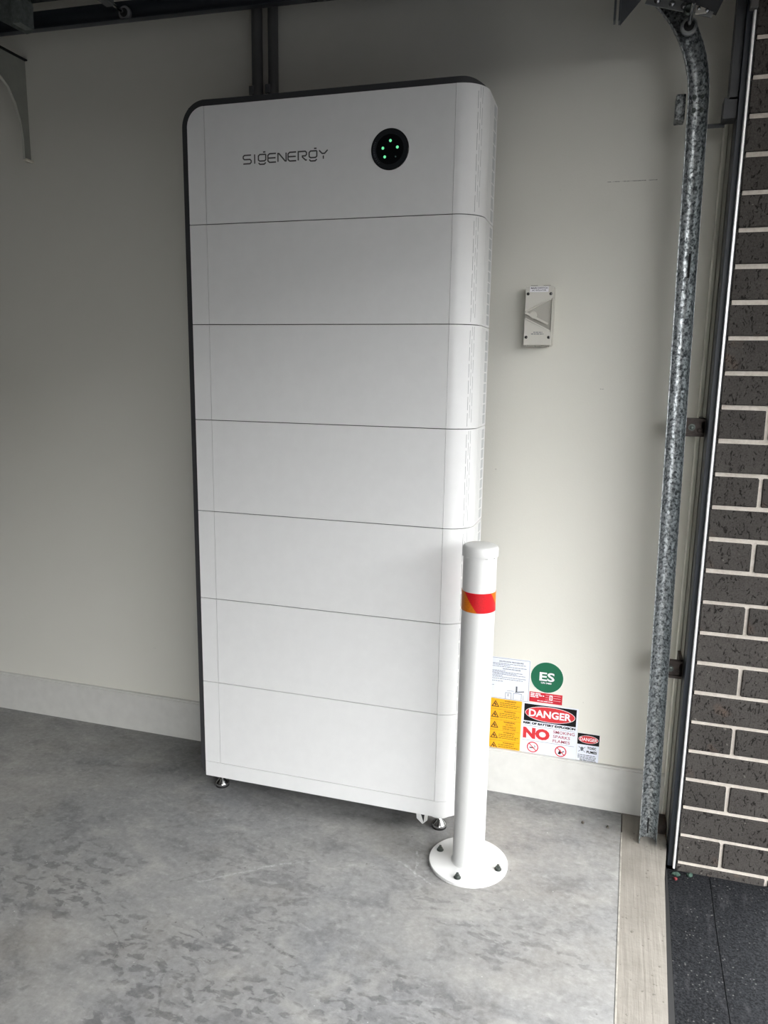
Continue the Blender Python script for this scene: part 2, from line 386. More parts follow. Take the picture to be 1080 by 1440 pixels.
def words(bm, x0, x1, z, h, y, seed, fill=0.9):
    """a line of print too small to read: runs of word-length dashes"""
    rn = random.Random(seed); x = x0; end = x0 + (x1 - x0) * fill
    while x < end - h:
        l = min(rn.uniform(2, 6) * h, end - x)
        box(bm, x, x + l, y - 0.0002, y, z - h / 2, z + h / 2); x += l + h * 0.7
    return bm

# ================================================================== setting
YF, XL, XS, XR = -0.3053, -0.8185, -0.7659, -0.0724
add('wall_back', B(-5.8, 0.61, 0.0, 0.09, -0.1, 2.62), WALL, kind='structure', origin=(0, 0, 0), label='pale cream painted garage side wall behind the white battery tower')
add('wall_left', B(-5.9, -5.8, -5.7, 0.09, -0.1, 2.62), BRICK, kind='structure')
add('wall_front', B(-5.9, 1.0, -5.8, -5.7, -0.1, 2.62), BRICK, kind='structure')
add('ceiling', B(-5.9, 0.96, -5.8, 0.09, 2.62, 2.72), CEIL, kind='structure')
bm = prism(NB(), [(-5.8, 0.0), (0.457, 0.0), (0.457, -0.05), (0.438, -0.9), (0.405, -2.4), (0.35, -5.7), (-5.8, -5.7)], 'z', -0.12, 0.0)
add('floor', bm, CONC, kind='structure', origin=(0, 0, 0), label='grey mottled concrete garage floor with scratches and trowel marks')
# sill strip at the door line, with its rounded arris
bm = prism(NB(), [(0.4595, 0.0), (0.585, 0.0), (0.581, -0.16), (0.568, -0.30), (0.547, -0.80), (0.48, -2.4), (0.40, -5.7), (0.353, -5.7), (0.4075, -2.4), (0.4405, -0.9), (0.4595, -0.05)], 'z', -0.12, -0.0015)
add('trim_1', bm, SILL, kind='structure', origin=(0, 0, 0), label='pale broom-finished concrete sill strip across the doorway')
bm = NB()
prism(bm, [(0.4555, -0.12), (0.4595, -0.12), (0.4405, -0.9), (0.4365, -0.9)], 'z', -0.02, 0.0012)
prism(bm, [(0.4365, -0.9), (0.4405, -0.9), (0.4075, -2.4), (0.4035, -2.4)], 'z', -0.02, 0.0012)
add('trim_2', bm, plain('pale_slurry', (150, 146, 138), 0.8, var=0.25, vs=60), kind='structure', label='thin pale slurry line between floor slab and sill strip')
# skirting with a quirk under its top edge
prof = [(0.0, 0.0), (-0.012, 0.0), (-0.012, 0.141), (-0.009, 0.1425), (-0.009, 0.1455), (-0.011, 0.147), (-0.0095, 0.1486), (0.0, 0.1486)]
add('baseboard_back', prism(NB(), prof, 'x', -5.8, 0.574), SKIRT, kind='structure')
add('baseboard_left', B(-5.8, -5.788, -5.7, 0, 0, 0.1486), SKIRT, kind='structure')

# door-side wall: mortar body (near pier, lintel, far pier) with the bricks as parts
YB, XB = -0.1714, 0.6097
bm = NB()
box(bm, XB + 0.004, 0.9525, YB + 0.006, 0.30, -0.16, 2.62)
box(bm, XB + 0.004, 0.951, -5.80, YB + 0.006, 2.205, 2.62)
box(bm, XB + 0.004, 0.951, -5.80, -5.02, -0.16, 2.205)
wr = add('wall_right', bm, MORT, kind='structure', origin=(XB, YB, 0), label='dark brick pier with cream mortar at the garage door opening')
def brick_mesh(L, H=0.0742, D=0.10, seed=0):
    rn = random.Random(seed); bm = B(-L / 2, L / 2, 0, D, -H / 2, H / 2, 0.0022)
    for v in bm.verts: v.co += Vector((rn.uniform(-.0009, .0009), rn.uniform(-.0006, .0006), rn.uniform(-.0011, .0011)))
    me = bpy.data.meshes.new('brick'); bm.normal_update(); bm.to_mesh(me); bm.free(); me.materials.append(BRICK); return me
FULL = [brick_mesh(0.230, seed=i) for i in range(4)]; HALF = [brick_mesh(0.1085, seed=9 + i) for i in range(4)]
def brick(me, x, z, y=YB, rz=0):
    o = bpy.data.objects.new('brick', me); COL.objects.link(o); o.parent = wr
    o.location = Vector((x, y + random.uniform(-.001, .0015), z)) - Vector((XB, YB, 0)); o.rotation_euler = (0, 0, rz)
for k in range(-1, 27):
    zc = -0.030 + 0.086 * k + 0.043
    if k % 2 == 0:      # odd courses from the bottom: header first
        brick(HALF[k % 4], XB + 0.0545, zc); brick(FULL[k % 4], XB + 0.2335, zc)
        brick(FULL[(k + 1) % 4], XB + 0.3485, zc, 0.060, math.pi / 2)      # street face of the pier
    else:
        brick(FULL[(k + 2) % 4], XB + 0.115, zc); brick(HALF[(k + 1) % 4], XB + 0.2940, zc)
        brick(HALF[k % 4], XB + 0.3485, zc, -0.001, math.pi / 2); brick(FULL[(k + 3) % 4], XB + 0.3485, zc, 0.179, math.pi / 2)

# unseen eave and house blocks, added to shape the light through the doorway
add('shade_eave', B(0.96, SHADE_EAVE, -6.4, 1.2, 2.46, 2.62), CEIL, kind='structure')
bm = NB(); box(bm, 14.0, 20.0, -22.0, 16.0, -0.1, NBH); box(bm, 0.96, 12.0, -26.0, -17.0, -0.1, 2.1)
add('shade_blocks', bm, BRICK, kind='structure')
# lining between wall and pier
add('trim_3', B(0.573, 0.5838, -0.03, -0.0, 0.012, 1.985, 0.002), BEAD, kind='structure', label='narrow painted bead in the corner beside the door track')
add('trim_4', B(0.5842, 0.6088, -0.106, -0.0, 0.0, 2.26), JAMB, kind='structure', label='painted timber jamb behind the navy door frame angle')
fr = NB()
box(fr, 0.5865, 0.6035, -0.163, -0.1065, -0.05, 2.26, 0.001)
add('trim_5', fr, NAVY, kind='structure', label='navy steel angle running up the door jamb')
add('trim_6', B(0.5995, 0.6052, -0.182, -0.164, -0.045, 2.175, 0.001), ALU, kind='structure', label='thin bright white aluminium edge strip beside the bricks')
add('trim_7', B(0.6054, 0.6092, -0.172, -0.110, -0.05, 2.26), RUBBER, kind='structure', label='black sealant joint between white edge strip and bricks')
add('trim_8', B(0.590, 0.6075, -0.186, -0.164, 2.178, 2.26, 0.002), plain('seal_clip', (96, 94, 92), 0.5), kind='structure', label='grey clip closing the top of the white edge strip')

# driveway
dv = add('driveway', B(0.40, 30, -30, 0.6, -0.30, -0.085), DRIVE, kind='structure', origin=(0.6, -0.2, -0.06), label='charcoal driveway outside the garage door')
add('paver', prism(NB(), [(0.586, -0.17), (0.698, -0.17), (0.690, -0.40), (0.684, -0.72), (0.64, -2.6), (0.60, -5.6), (0.42, -5.6), (0.500, -2.4), (0.568, -0.80), (0.582, -0.34)], 'z', -0.09, -0.0555), DRIVE, dv)
add('paver', prism(NB(), [(0.6998, -0.17), (3.0, -0.17), (3.0, -5.6), (0.6018, -5.6), (0.6418, -2.6), (0.6858, -0.72), (0.6918, -0.40)], 'z', -0.09, -0.0550), DRIVE, dv)
add('paver', B(3.004, 30, -5.6, 0.6, -0.09, -0.055), DRIVE, dv)
add('paver', B(0.962, 3.0, -0.166, 0.6, -0.09, -0.055), DRIVE, dv)
add('expansion_joint', prism(NB(), [(0.5825, -0.17), (0.5855, -0.17), (0.581, -0.34), (0.567, -0.80), (0.499, -2.4), (0.485, -2.4), (0.552, -0.80), (0.572, -0.30)], 'z', -0.09, -0.052), RUBBER, dv)

# ================================================================== battery tower
bt = thing('battery_storage_tower', (-0.41, -0.17, 0.0), 'tall white stacked home battery tower with charcoal edge, standing on small steel feet', 'battery')
P7 = 0.27; ZB = 0.1091
def zseam(i): return ZB + P7 * (6 - i)      # i = 0 under the inverter ... 6 on the base
R = -XR; CY = YF + R
def yfront(x): return YF if x <= XR else CY - math.sqrt(max(0, R * R - (x - XR) ** 2))
TH = 0.004; SB = -0.107
def arc(r, n=14, a0=0.0, a1=90.0): return [(XR + r * math.sin(math.radians(a0 + (a1 - a0) * i / n)), CY - r * math.cos(math.radians(a0 + (a1 - a0) * i / n))) for i in range(n + 1)]
def module(name, z0, z1, g0, g1, top=False, slots=True):
    a, b = z0 + g0, z1 - g1
    mo = add(name, B(XL + 0.003, -0.075, YF + 0.0045, -0.06, z0 + 0.0005, z1 - 0.0005), CORE, bt)
    # left strip
    if top:
        r = 0.052; pts = [(XL, a), (XS - 0.0005, a), (XS - 0.0005, b)] + [(XL + r - r * math.sin(math.radians(q)), b - r + r * math.cos(math.radians(q))) for q in range(6, 91, 6)]
        cp = prism(NB(), pts, 'y', YF, YF + TH)
    else: cp = B(XL, XS - 0.0005, YF, YF + TH, a, b)
    add('corner_strip', cp, WHITE, mo)
    add('front_panel', B(XS + 0.0005, XR - 0.0006, YF, YF + TH, a, b, 0.0006), WHITE, mo)
    out = arc(R); inn = arc(R - TH)
    pts = [(XR + 0.0004, YF)] + out[1:] + [(0.0, SB), (-TH, SB)] + inn[::-1][:-1] + [(XR + 0.0004, YF + TH)]
    add('side_panel', prism(NB(), pts, 'z', a, b), WHITE, mo, smooth=30)
    if slots:
        bm = NB(); n = 6; st = (b - a - 0.012) / n
        for k in range(n):
            for q, off in ((46, 0), (51.5, .5), (57, .25)):
                za = a + 0.006 + st * (k + 0) + (st * .5 if off == .5 else st * off) * 1.0
                zb = min(za + st * 0.82, b - 0.004)
                if zb - za < 0.008: continue
                an = math.radians(q); x = XR + R * math.sin(an); y = CY - R * math.cos(an)
                d = Vector((math.sin(an), -math.cos(an), 0)); t = Vector((math.cos(an), math.sin(an), 0))
                wdt = 0.00045 if q == 46 else 0.0003
                vs = [bm.verts.new(Vector((x, y, 0)) + t * sx * wdt + d * dd + Vector((0, 0, zz))) for zz in (za, zb) for dd in (-0.0008, 0.0002) for sx in (-1, 1)]
                for f in ((0, 1, 3, 2), (4, 6, 7, 5), (0, 2, 6, 4), (1, 5, 7, 3), (2, 3, 7, 6), (0, 4, 5, 1)): bm.faces.new([vs[i] for i in f])
        add('vent_slots', bm, SLOT, mo, kind='stuff')
        bm = NB(); n = 9; st = (b - a - 0.01) / n
        for k in range(n):
            for y in (-0.160, -0.141): box(bm, -0.001, 0.0003, y, y + 0.016, a + 0.006 + st * k, a + 0.006 + st * k + st * 0.86)
        for k in range(4): box(bm, -0.001, 0.0002, -0.222 + k * 0.014, -0.2212 + k * 0.014, a + 0.004, b - 0.004)
        add('vent_grille', bm, SLOT2, mo, kind='stuff')
    return mo
inv = module('inverter_module', zseam(0), 2.0333, 0.0010, 0.0, True)
for i in range(6): module('battery_module', zseam(i + 1), zseam(i), 0.0010 if i < 4 else 0.0006, 0.0010)
bmz = 0.060
bs = add('base_module', B(XL + 0.003, -0.075, YF + 0.0045, -0.06, bmz + 0.002, ZB - 0.0005), CORE, bt)
add('front_panel', B(XL, XR - 0.0002, YF, YF + TH, bmz, ZB - 0.0005), WHITE, bs)
pts = [(XR, YF)] + arc(R)[1:] + [(0.0, SB), (-TH, SB)] + arc(R - TH)[::-1][:-1] + [(XR, YF + TH)]
add('side_panel', prism(NB(), pts, 'z', bmz, ZB - 0.0005), WHITE, bs, smooth=30)
add('rear_housing', B(XL + 0.006, -0.03, -0.10, -0.022, 0.07, 2.028, 0.004), TRIMD, bt)
# charcoal edge running up the left side and over the top
T = 0.0175; ri = 0.052; path = []           # (inner point, outer point)
for q in range(0, 91, 10):
    a = math.radians(q); path.append(((XL, 0.066 + 0.03 * (q / 90)), (XL - T * math.sin(a), 0.066 + 0.034 * (1 - math.cos(a)))))
ZT = 2.0333
for q in range(0, 91, 6):
    a = math.radians(q); c = (XL + ri, ZT - ri)
    path.append(((c[0] - ri * math.cos(a), c[1] + ri * math.sin(a)), (c[0] - (ri + T) * math.cos(a), c[1] + (ri + T) * math.sin(a))))
for i in range(1, 9): x = XL + ri + (XR - XL - ri) * i / 8; path.append(((x, ZT), (x, ZT + T - 0.001)))
for i in range(1, 13):
    s = i / 12; x = XR + (R - 0.004) * s; path.append(((x, ZT), (x, ZT + (T - 0.001) * (1 - max(0, (s - .25) / .75) ** 2))))
bm = NB(); rows = []
for (ix, iz), (ox, oz) in path:
    yf = yfront(ix) + 0.003
    yb_ = max(-0.112, yf + 0.02)
    rows.append([bm.verts.new((ix, yf, iz)), bm.verts.new((ox, yf + .001, oz)), bm.verts.new((ox, yb_, oz)), bm.verts.new((ix, yb_, iz))])
for a, b in zip(rows, rows[1:]):
    for k in range(4): bm.faces.new((a[k], b[k], b[(k + 1) % 4], a[(k + 1) % 4]))
bm.faces.new(rows[0]); bm.faces.new(rows[-1][::-1])
add('edge_trim', bm, TRIMD, bt, smooth=40, label='charcoal edge band around left side and top')
# round status display with five indicator lights
dc = (-0.2388, 1.8915)
ds = add('status_display', lathe(NB(), [(0, 0), (0.0500, 0), (0.0500, 0.0015), (0.0488, 0.003), (0.036, 0.0025), (0, 0.0025)], (dc[0], YF, dc[1]), (0, -1, 0), 64), BLACK, bt, smooth=30, label='round gloss black status display')
add('display_ring', lathe(NB(), [(0.0365, 0.0024), (0.0365, 0.0029), (0.0475, 0.0032), (0.0475, 0.0024)], (dc[0], YF, dc[1]), (0, -1, 0), 64), RING, ds, smooth=30)
for i, (x, z) in enumerate(((-0.2375, 1.9115), (-0.2572, 1.8946), (-0.2190, 1.8952), (-0.2520, 1.8736), (-0.2235, 1.8728))):
    add('indicator_light', lathe(NB(), [(0, 0.0022), (0.0038 if i < 4 else 0.0022, 0.0022), (0.0031 if i < 4 else 0.0018, 0.0034), (0, 0.0038)], (x, YF, z), (0, -1, 0), 16), LED if i < 4 else LEDOFF, ds, smooth=30,
        label='lit green indicator light' if i < 4 else 'unlit dim indicator light')
bm = NB()
for k in range(15):      # faint print around the ring
    a = math.radians(200 - k * 5.6) if k < 9 else math.radians(300 - k * 8); c, s = math.cos(a), math.sin(a)
    stroke(bm, [(dc[0] + 0.0400 * c, dc[1] + 0.0400 * s), (dc[0] + 0.0440 * c, dc[1] + 0.0440 * s)], 0.0016, YF - 0.0030, 0.0003)
add('ring_marks', bm, plain('ring_print', (84, 88, 92), 0.5), ds)
# logo strokes
def logo():
    bm = NB(); x0, x1 = -0.6505, -0.4080; zb, h = 1.8795, 0.0215
    gl = {'S': [[(1, 1), (.15, 1), (0, .85), (0, .65), (.15, .5), (.85, .5), (1, .35), (1, .15), (.85, 0), (0, 0)]],
          'I': [[(.2, -.04), (.2, 1.04)]],
          'G': [[(.95, .98), (.2, .98), (.03, .82), (.03, .36), (.2, .22), (.8, .22), (.95, .36), (.95, .98)], [(.62, 1.25), (.92, 1.25)], [(.05, .02), (.22, -.16), (.75, -.16), (.95, .02)]],
          'E': [[(1, 1), (.2, 1), (0, .82), (0, .18), (.2, 0), (1, 0)], [(.02, .5), (.95, .5)]],
          'N': [[(0, 0), (0, .95), (.12, .95), (.88, .05), (1, .05), (1, 1)]],
          'R': [[(0, 0), (0, 1), (.85, 1), (1, .86), (1, .62), (.85, .48), (.5, .48), (.5, .36), (.88, 0), (1.05, 0)]],
          'Y': [[(0, 1), (.36, .62), (.66, .62), (1.02, 1)], [(.51, .38), (.51, 0)]]}
    wds = {'S': 1, 'I': .4, 'G': .98, 'E': 1, 'N': 1, 'R': 1.05, 'Y': 1.02}; s = 'SIGENERGY'; gap = 0.24
    tot = sum(wds[c] for c in s) + gap * (len(s) - 1); kx = (x1 - x0) / tot; x = 0
    for c in s:
        for pl_ in gl[c]:
            p = [(x0 + (x + q[0]) * kx, zb + q[1] * h) for q in pl_]
            stroke(bm, p, 0.0034, YF + 0.0003, 0.0007)
        x += wds[c] + gap
    return bm
add('logo', logo(), LOGO, inv, label='grey wordmark with dotted letters G')
# levelling feet
for i, (x, y) in enumerate(((-0.790, -0.252), (-0.066, -0.258), (-0.790, -0.06), (-0.066, -0.06))):
    ft = add('foot', lathe(NB(), [(0, .006), (.0215, .006), (.0225, .010), (.021, .014), (.010, .026), (.0075, .032), (.0065, .034), (.0065, .066), (0, .066)], (x, y, 0), n=28), CHROME, bt, smooth=40, label='bell-shaped steel levelling foot')
    add('foot_pad', lathe(NB(), [(0, 0), (.0215, 0), (.0215, .0062), (0, .0062)], (x, y, 0), n=28), RUBBER, ft, smooth=40)
    add('foot_plate', lathe(NB(), [(0, .0415), (.020, .0415), (.032, .0465), (.032, .0500), (.010, .0520), (.010, .0600), (0, .0600)], (x, y, 0), n=28) if i % 2 else lathe(NB(), [(0, .050), (.012, .050), (.012, .0605), (0, .0605)], (x, y, 0), n=6), WHITE if i % 2 else CHROME, ft, smooth=40)
fb = add('floor_bracket', prism(NB(), [(-0.132, .058), (-0.130, .030), (-0.112, .014), (-0.098, .028), (-0.096, .058)], 'y', -0.282, -0.276), POST, bt, label='small white bracket beside the right foot')
add('bracket_hole', prism(NB(), [(-0.117, .046), (-0.1085, .020), (-0.106, .046)], 'y', -0.2826, -0.282), RUBBER, fb)

# ================================================================== conduits
for i, (xa, xb) in enumerate(((-0.7549, -0.7222), (-0.7020, -0.6715))):
    cx, r = (xa + xb) / 2, (xb - xa) / 2; y = -0.028
    c = thing('conduit', (cx, y, 2.05), ('left' if i == 0 else 'right') + ' one of the two grey conduit pipes rising from behind the battery tower top', 'conduit', 'conduits above the battery tower')
    add('pipe', cyl(NB(), (cx, y, 2.02), (0, 0, 1), r, 0.598, 24), CONDUIT, c, smooth=40)
    add('gland_nut', lathe(NB(), [(r, 2.10), (r + .0035, 2.10), (r + .0035, 2.135), (r, 2.139)], (cx, y, 0), n=12), CONDUIT, c)
    bm = NB(); box(bm, cx - r - .004, cx - r + .012, y - r - .003, -0.001, 2.142, 2.168, .001)
    add('saddle_clip', bm, CHROME, c)

# ================================================================== isolator switch
SX0, SX1, SZ0, SZ1, SY = 0.0915, 0.1690, 1.4160, 1.5772, -0.058
sw = thing('isolator_switch', (0.13, 0, 1.4975), 'pale grey weatherproof isolator switch box on the wall right of the battery tower', 'switch')
add('back_box', B(SX0 - .001, SX1 + .001, -0.034, -0.0005, SZ0 - .001, SZ1 + .001, .004), SWITCH, sw)
bm = NB(); box(bm, SX0, SX1, SY + .007, -0.035, SZ0, SZ1, .002)
cv = add('cover', bm, SWDARK, sw)  # cover painted darker, standing in for shade in the recess
for nm, pp in (('upper_plate', [(SX0, 1.5085), (SX0, SZ1), (SX1, SZ1), (SX1, 1.5460), (.1635, 1.5445)]), ('lower_plate', [(SX0, SZ0), (SX0, 1.4880), (.1635, 1.4535), (SX1, 1.4520), (SX1, SZ0)]), ('edge_rib', [(.1650, 1.4530), (SX1, 1.4525), (SX1, 1.5450), (.1650, 1.5450)])):
    q = prism(NB(), pp, 'y', SY + .008, SY); bmesh.ops.bevel(q, geom=q.edges[:], offset=.0010, segments=1, affect='EDGES'); add(nm, q, SWITCH, cv)
for a, b in (((0.0935, 1.5068), (0.1640, 1.5425)), ((0.0935, 1.4900), (0.1640, 1.4555))):
    add('rib', stroke(NB(), [a, b], 0.0026, SY + .007, .0085), plain('rib_highlight_grey', (222, 219, 210), .4), cv)
hb = add('rotary_knob', lathe(NB(), [(0, 0), (.0105, 0), (.0105, .005), (.009, .0065), (0, .0065)], (0.1150, SY + .007, 1.4985), (0, -1, 0), 28), SWITCH, sw, smooth=30)
add('lever', stroke(NB(), [(0.0930, 1.5050), (0.1580, 1.4735)], 0.0055, SY + .006, .0125), SWITCH, sw)
for x, z in ((0.0985, 1.5560), (0.1610, 1.5560), (0.0985, 1.4375), (0.1610, 1.4375)):
    s = add('screw', lathe(NB(), [(0, 0), (.0042, 0), (.0042, .0006), (0, .0006)], (x, SY, z), (0, -1, 0), 16), RUBBER, sw)
    add('screw_head', lathe(NB(), [(0, 0), (.0021, 0), (.0017, .0016), (0, .0018)], (x + .0015, SY - .0004, z), (0, -1, 0), 12), CHROME, s, smooth=40)
lb = add('name_plate', B(0.1030, 0.1545, SY - .0012, SY + .0005, 1.5610, 1.5755), PRINTW, sw)
add('lettering', text(NB(), 'MAIN SWITCH', 0.106, 0.152, 1.5695, 1.5735, SY - .0012, bold=.02), PRINTK, lb)
add('lettering', text(NB(), 'AC ISOLATOR', 0.109, 0.148, 1.5635, 1.5675, SY - .0012, bold=.01), PRINTK, lb)
bm = NB(); words(bm, 0.118, 0.146, 1.4515, .0018, SY - .0001, 3); words(bm, 0.112, 0.150, 1.4465, .0022, SY - .0001, 4)
add('rating_print', bm, PRINTG, sw)
for x in (0.102, 0.140): add('mounting_lug', B(x, x + .021, SY + .012, -0.02, SZ0 - .004, SZ0 + .001), SWDARK, sw)
for x in (0.104, 0.139): add('conduit_plug', B(x, x + .019, SY + .012, -0.02, SZ1 - .001, SZ1 + .0035), SWDARK, sw)

# ================================================================== bollard
BX, BY, BR_, BH = 0.0475, -0.398, 0.0433, 0.905
bo = thing('bollard', (BX, BY, 0), 'white round steel bollard with red and amber reflective band, bolted to the floor', 'bollard')
add('base_plate', lathe(NB(), [(0, 0), (.1085, 0), (.1085, .0065), (.107, .008), (0, .008)], (BX, BY, 0), n=72), POST, bo, smooth=40)
add('pole', lathe(NB(), [(BR_ + .004, .008), (BR_ + .0015, .0105), (BR_, .013), (BR_, BH - .02), (BR_ - .002, BH - .01)], (BX, BY, 0), n=64), POST, bo, smooth=40)
cp = add('cap', lathe(NB(), [(BR_ - .003, BH - .027), (BR_ + .0032, BH - .027), (BR_ + .0032, BH - .008), (BR_ + .001, BH - .003), (BR_ - .004, BH), (0, BH + .0015)], (BX, BY, 0), n=64), POST, bo, smooth=40)
bm = NB()
for a in (200, 236, 300, 330): 
    an = math.radians(a); x, y = BX + (BR_ + .0005) * math.cos(an), BY + (BR_ + .0005) * math.sin(an)
    box(bm, x - .004, x + .004, y - .001, y + .001, BH - .0295, BH - .026)
add('cap_clip', bm, POST, cp, kind='stuff')
def band(bm, a0, a1, z0, z1, slant, r):
    n, k = 14, 8; g = []
    for j in range(k + 1):
        f = j / k; z = z0 + (z1 - z0) * f
        g.append([[bm.verts.new((BX + q * math.cos(t), BY + q * math.sin(t), z)) for q in (r, r - .0012)] for t in [math.radians(a0 - slant * f + (a1 - a0) * i / n) for i in range(n + 1)]])
    for j in range(k):
        for i in range(n): bm.faces.new((g[j][i][0], g[j][i + 1][0], g[j + 1][i + 1][0], g[j + 1][i][0]))
    for i in range(n):
        bm.faces.new((g[k][i][0], g[k][i + 1][0], g[k][i + 1][1], g[k][i][1])); bm.faces.new((g[0][i][0], g[0][i][1], g[0][i + 1][1], g[0][i + 1][0]))
    return bm
# front of the post (towards the camera) is at about -80 deg; stripes slant down to the right
a0 = 275.5
for k in range(4):
    wd = 97 if k % 2 == 0 else 83
    add('reflective_band', band(NB(), a0, a0 + wd, 0.7345, 0.7860, 50, BR_ + .0011), RED if k % 2 == 0 else AMBER, bo, smooth=40, label='red reflective tape' if k % 2 == 0 else 'amber reflective tape')
    a0 += wd
for x, y in ((-0.0361, -0.3785), (0.0336, -0.4818), (0.1325, -0.4139), (0.062, -0.312)):
    add('anchor_bolt', hexbolt(NB(), (x, y, .008), (0, 0, 1), .0066, .0075), BOLT, bo)

# ================================================================== stickers on the wall
def sticker(name, x0, x1, z0, z1, mat, label, cat='sign', r=0.002):
    t = thing(name, ((x0 + x1) / 2, -0.0005, (z0 + z1) / 2), label, cat)
    add('backing', B(x0, x1, -0.0010, -0.0002, z0, z1), mat, t); return t
SYY = -0.0010
# white instruction sheet
t = sticker('instruction_sticker', 0.000, 0.1555, 0.3170, 0.4552, STW, 'white instruction sticker of fine print with a small drawing, left of the green round sticker')
add('border', stroke(NB(), [(0.002, .319), (.1535, .319), (.1535, .4532), (.002, .4532)], .0009, SYY, .0002, True), PRINTG, t)
for x0, x1, z0, z1 in ((.058, .134, .4405, .4450), (.070, .126, .4165, .4205)): add('lettering', text(NB(), 'SHUTDOWN PROCEDURE', x0, x1, z0, z1, SYY, bold=.04), PRINTG, t)
bm = NB()
for i, (z, f) in enumerate(((.4355, .95), (.431, .6), (.4255, .97), (.4115, .5), (.4075, .9), (.4035, .75), (.3995, .95), (.3950, .45), (.3905, .97), (.3845, .9), (.3765, .45), (.3620, .25))):
    words(bm, .010, .148, z, .0016, SYY, 20 + i, f)
add('fine_print', bm, PRINTG, t, kind='stuff')
bm = NB(); stroke(bm, [(.082, .320), (.082, .340), (.100, .340), (.100, .320)], .0012, SYY, .0003); stroke(bm, [(.107, .321), (.107, .341), (.132, .341), (.132, .321)], .0012, SYY, .0003)
stroke(bm, [(.112, .345), (.140, .350)], .003, SYY, .0003); stroke(bm, [(.116, .346), (.116, .365)], .005, SYY, .0003); stroke(bm, [(.138, .322), (.138, .338)], .001, SYY, .0003)
stroke(bm, [(.090, .328), (.090, .337)], .002, SYY, .0003); stroke(bm, [(.086, .347), (.108, .3475)], .001, SYY, .0003)
add('drawing', bm, plain('print_dark_grey', (84, 88, 96), .6), t)
# green ES roundel
t = thing('round_sticker', (0.2078, -0.0005, 0.4070), 'round green sticker reading ES above the red strip', 'sign')
add('backing', disc(NB(), 0.2078, 0.4070, .0495, .0495, -.0012, .0004, 64), STG, t)
add('border', ringz(NB(), 0.2078, 0.4070, .0495, .0016, -.0012, .0002, 64), plain('sticker_edge', (224, 238, 230), .5), t)
add('lettering', text(NB(), 'ES', .1850, .2310, .3950, .4235, -.0016, bold=.025), PRINTW, t)
add('lettering', text(NB(), 'UN 3480', .1905, .2225, .3860, .3915, -.0016, bold=.03), PRINTW, t)
# red strip
t = sticker('red_sticker', 0.1572, 0.2580, 0.3220, 0.3545, STR, 'small red sticker strip with white print, below the round green sticker')
bm = NB()
for i, (z, f) in enumerate(((.3500, .72), (.3445, .98), (.3390, .70))): words(bm, .160, .203, z, .0034, SYY, 40 + i, f)
words(bm, .182, .232, .3275, .0022, SYY, 44, 1.0)
for z in (.3490, .3415, .3335): words(bm, .207, .217, z, .0007, SYY, 45, 1); words(bm, .231, .253, z, .0009, SYY, 46, 1)
add('fine_print', bm, PRINTW, t, kind='stuff')
add('panel', B(.2185, .2285, SYY - .0002, SYY, .3330, .3500), PRINTW, t)
add('lettering', text(NB(), 'B', .2205, .2265, .3360, .3470, SYY - .0002, bold=.02), STR, t)
# yellow strip of five warnings
t = sticker('warning_sticker', 0.0300, 0.1350, 0.1380, 0.3165, STY, 'tall yellow warning sticker strip with five black triangles, partly behind the bollard')
lts = []
def NL(): lts.append(NB()); return lts[-1]
fp = NB(); trs = []; ln = NB(); h5 = .1785 / 5
heads = ['WARNING', 'WARNING', 'WARNING', 'WARNING', 'WARNING']
for i in range(5):
    zt = .3165 - h5 * i
    if i: box(ln, .031, .134, SYY - .0002, SYY, zt - .0003, zt + .0003)
    cx, cz = .052, zt - .019; tr = NB(); trs.append(tr)
    stroke(tr, [(cx - .0105, cz - .008), (cx + .0105, cz - .008), (cx, cz + .0105)], .0026, SYY, .0003, True)
    stroke(tr, [(cx, cz + .004), (cx - .002, cz), (cx + .002, cz - .001), (cx, cz - .005)], .0030, SYY, .0003)
    if i == 2:
        text(NL(), 'WARNING', .080, .117, zt - .0085, zt - .003, SYY, bold=.025)
        for j, s in enumerate(('DO NOT', 'DISCONNECT', 'UNDER LOAD')): text(NL(), s, .088 if j == 0 else .078, .110 if j == 0 else .120, zt - .0165 - j * .0075, zt - .0115 - j * .0075, SYY, bold=.012)
    else:
        text(NL(), heads[i], .080, .117, zt - .0085, zt - .0035, SYY, bold=.02)
        for j, f in enumerate((.75, .95, .85)): words(fp, .066, .132, zt - .0135 - j * .0062, .0018, SYY, 60 + i * 4 + j, f)
for q in lts: add('lettering', q, STYD, t)
add('fine_print', fp, STYD, t, kind='stuff')
for q in trs: add('warning_triangle', q, STYD, t)
add('divider_line', ln, STYD, t, kind='stuff')
# big danger sign
t = sticker('danger_sign', 0.1395, 0.3095, 0.1412, 0.3168, STW, 'large white danger sign warning of battery explosion, no smoking, above the skirting')
def prohib(t, cx, cz, r, kind):
    bm = ringz(NB(), cx, cz, r, r * .2, SYY - .0004, .0003); stroke(bm, [(cx - r * .68, cz + r * .68), (cx + r * .68, cz - r * .68)], r * .17, SYY - .0004, .0003)
    add('prohibition_ring', bm, PRINTR, t)
    bm = NB()
    if kind == 'cig':
        stroke(bm, [(cx - r * .6, cz - r * .15), (cx + r * .35, cz - r * .15)], r * .2, SYY, .0003); stroke(bm, [(cx + r * .3, cz + r * .35), (cx + r * .5, cz + r * .05)], r * .12, SYY, .0003)
    else:
        prism(bm, [(cx - r * .5, cz - r * .55), (cx - r * .05, cz - r * .6), (cx + r * .3, cz - r * .1), (cx + r * .1, cz - r * .05), (cx - r * .1, cz + r * .45), (cx - r * .3, cz)], 'y', SYY, SYY - .0003)
        stroke(bm, [(cx + r * .1, cz - r * .2), (cx + r * .65, cz + r * .1)], r * .15, SYY, .0003)
    add('pictogram', bm, PRINTK, t)
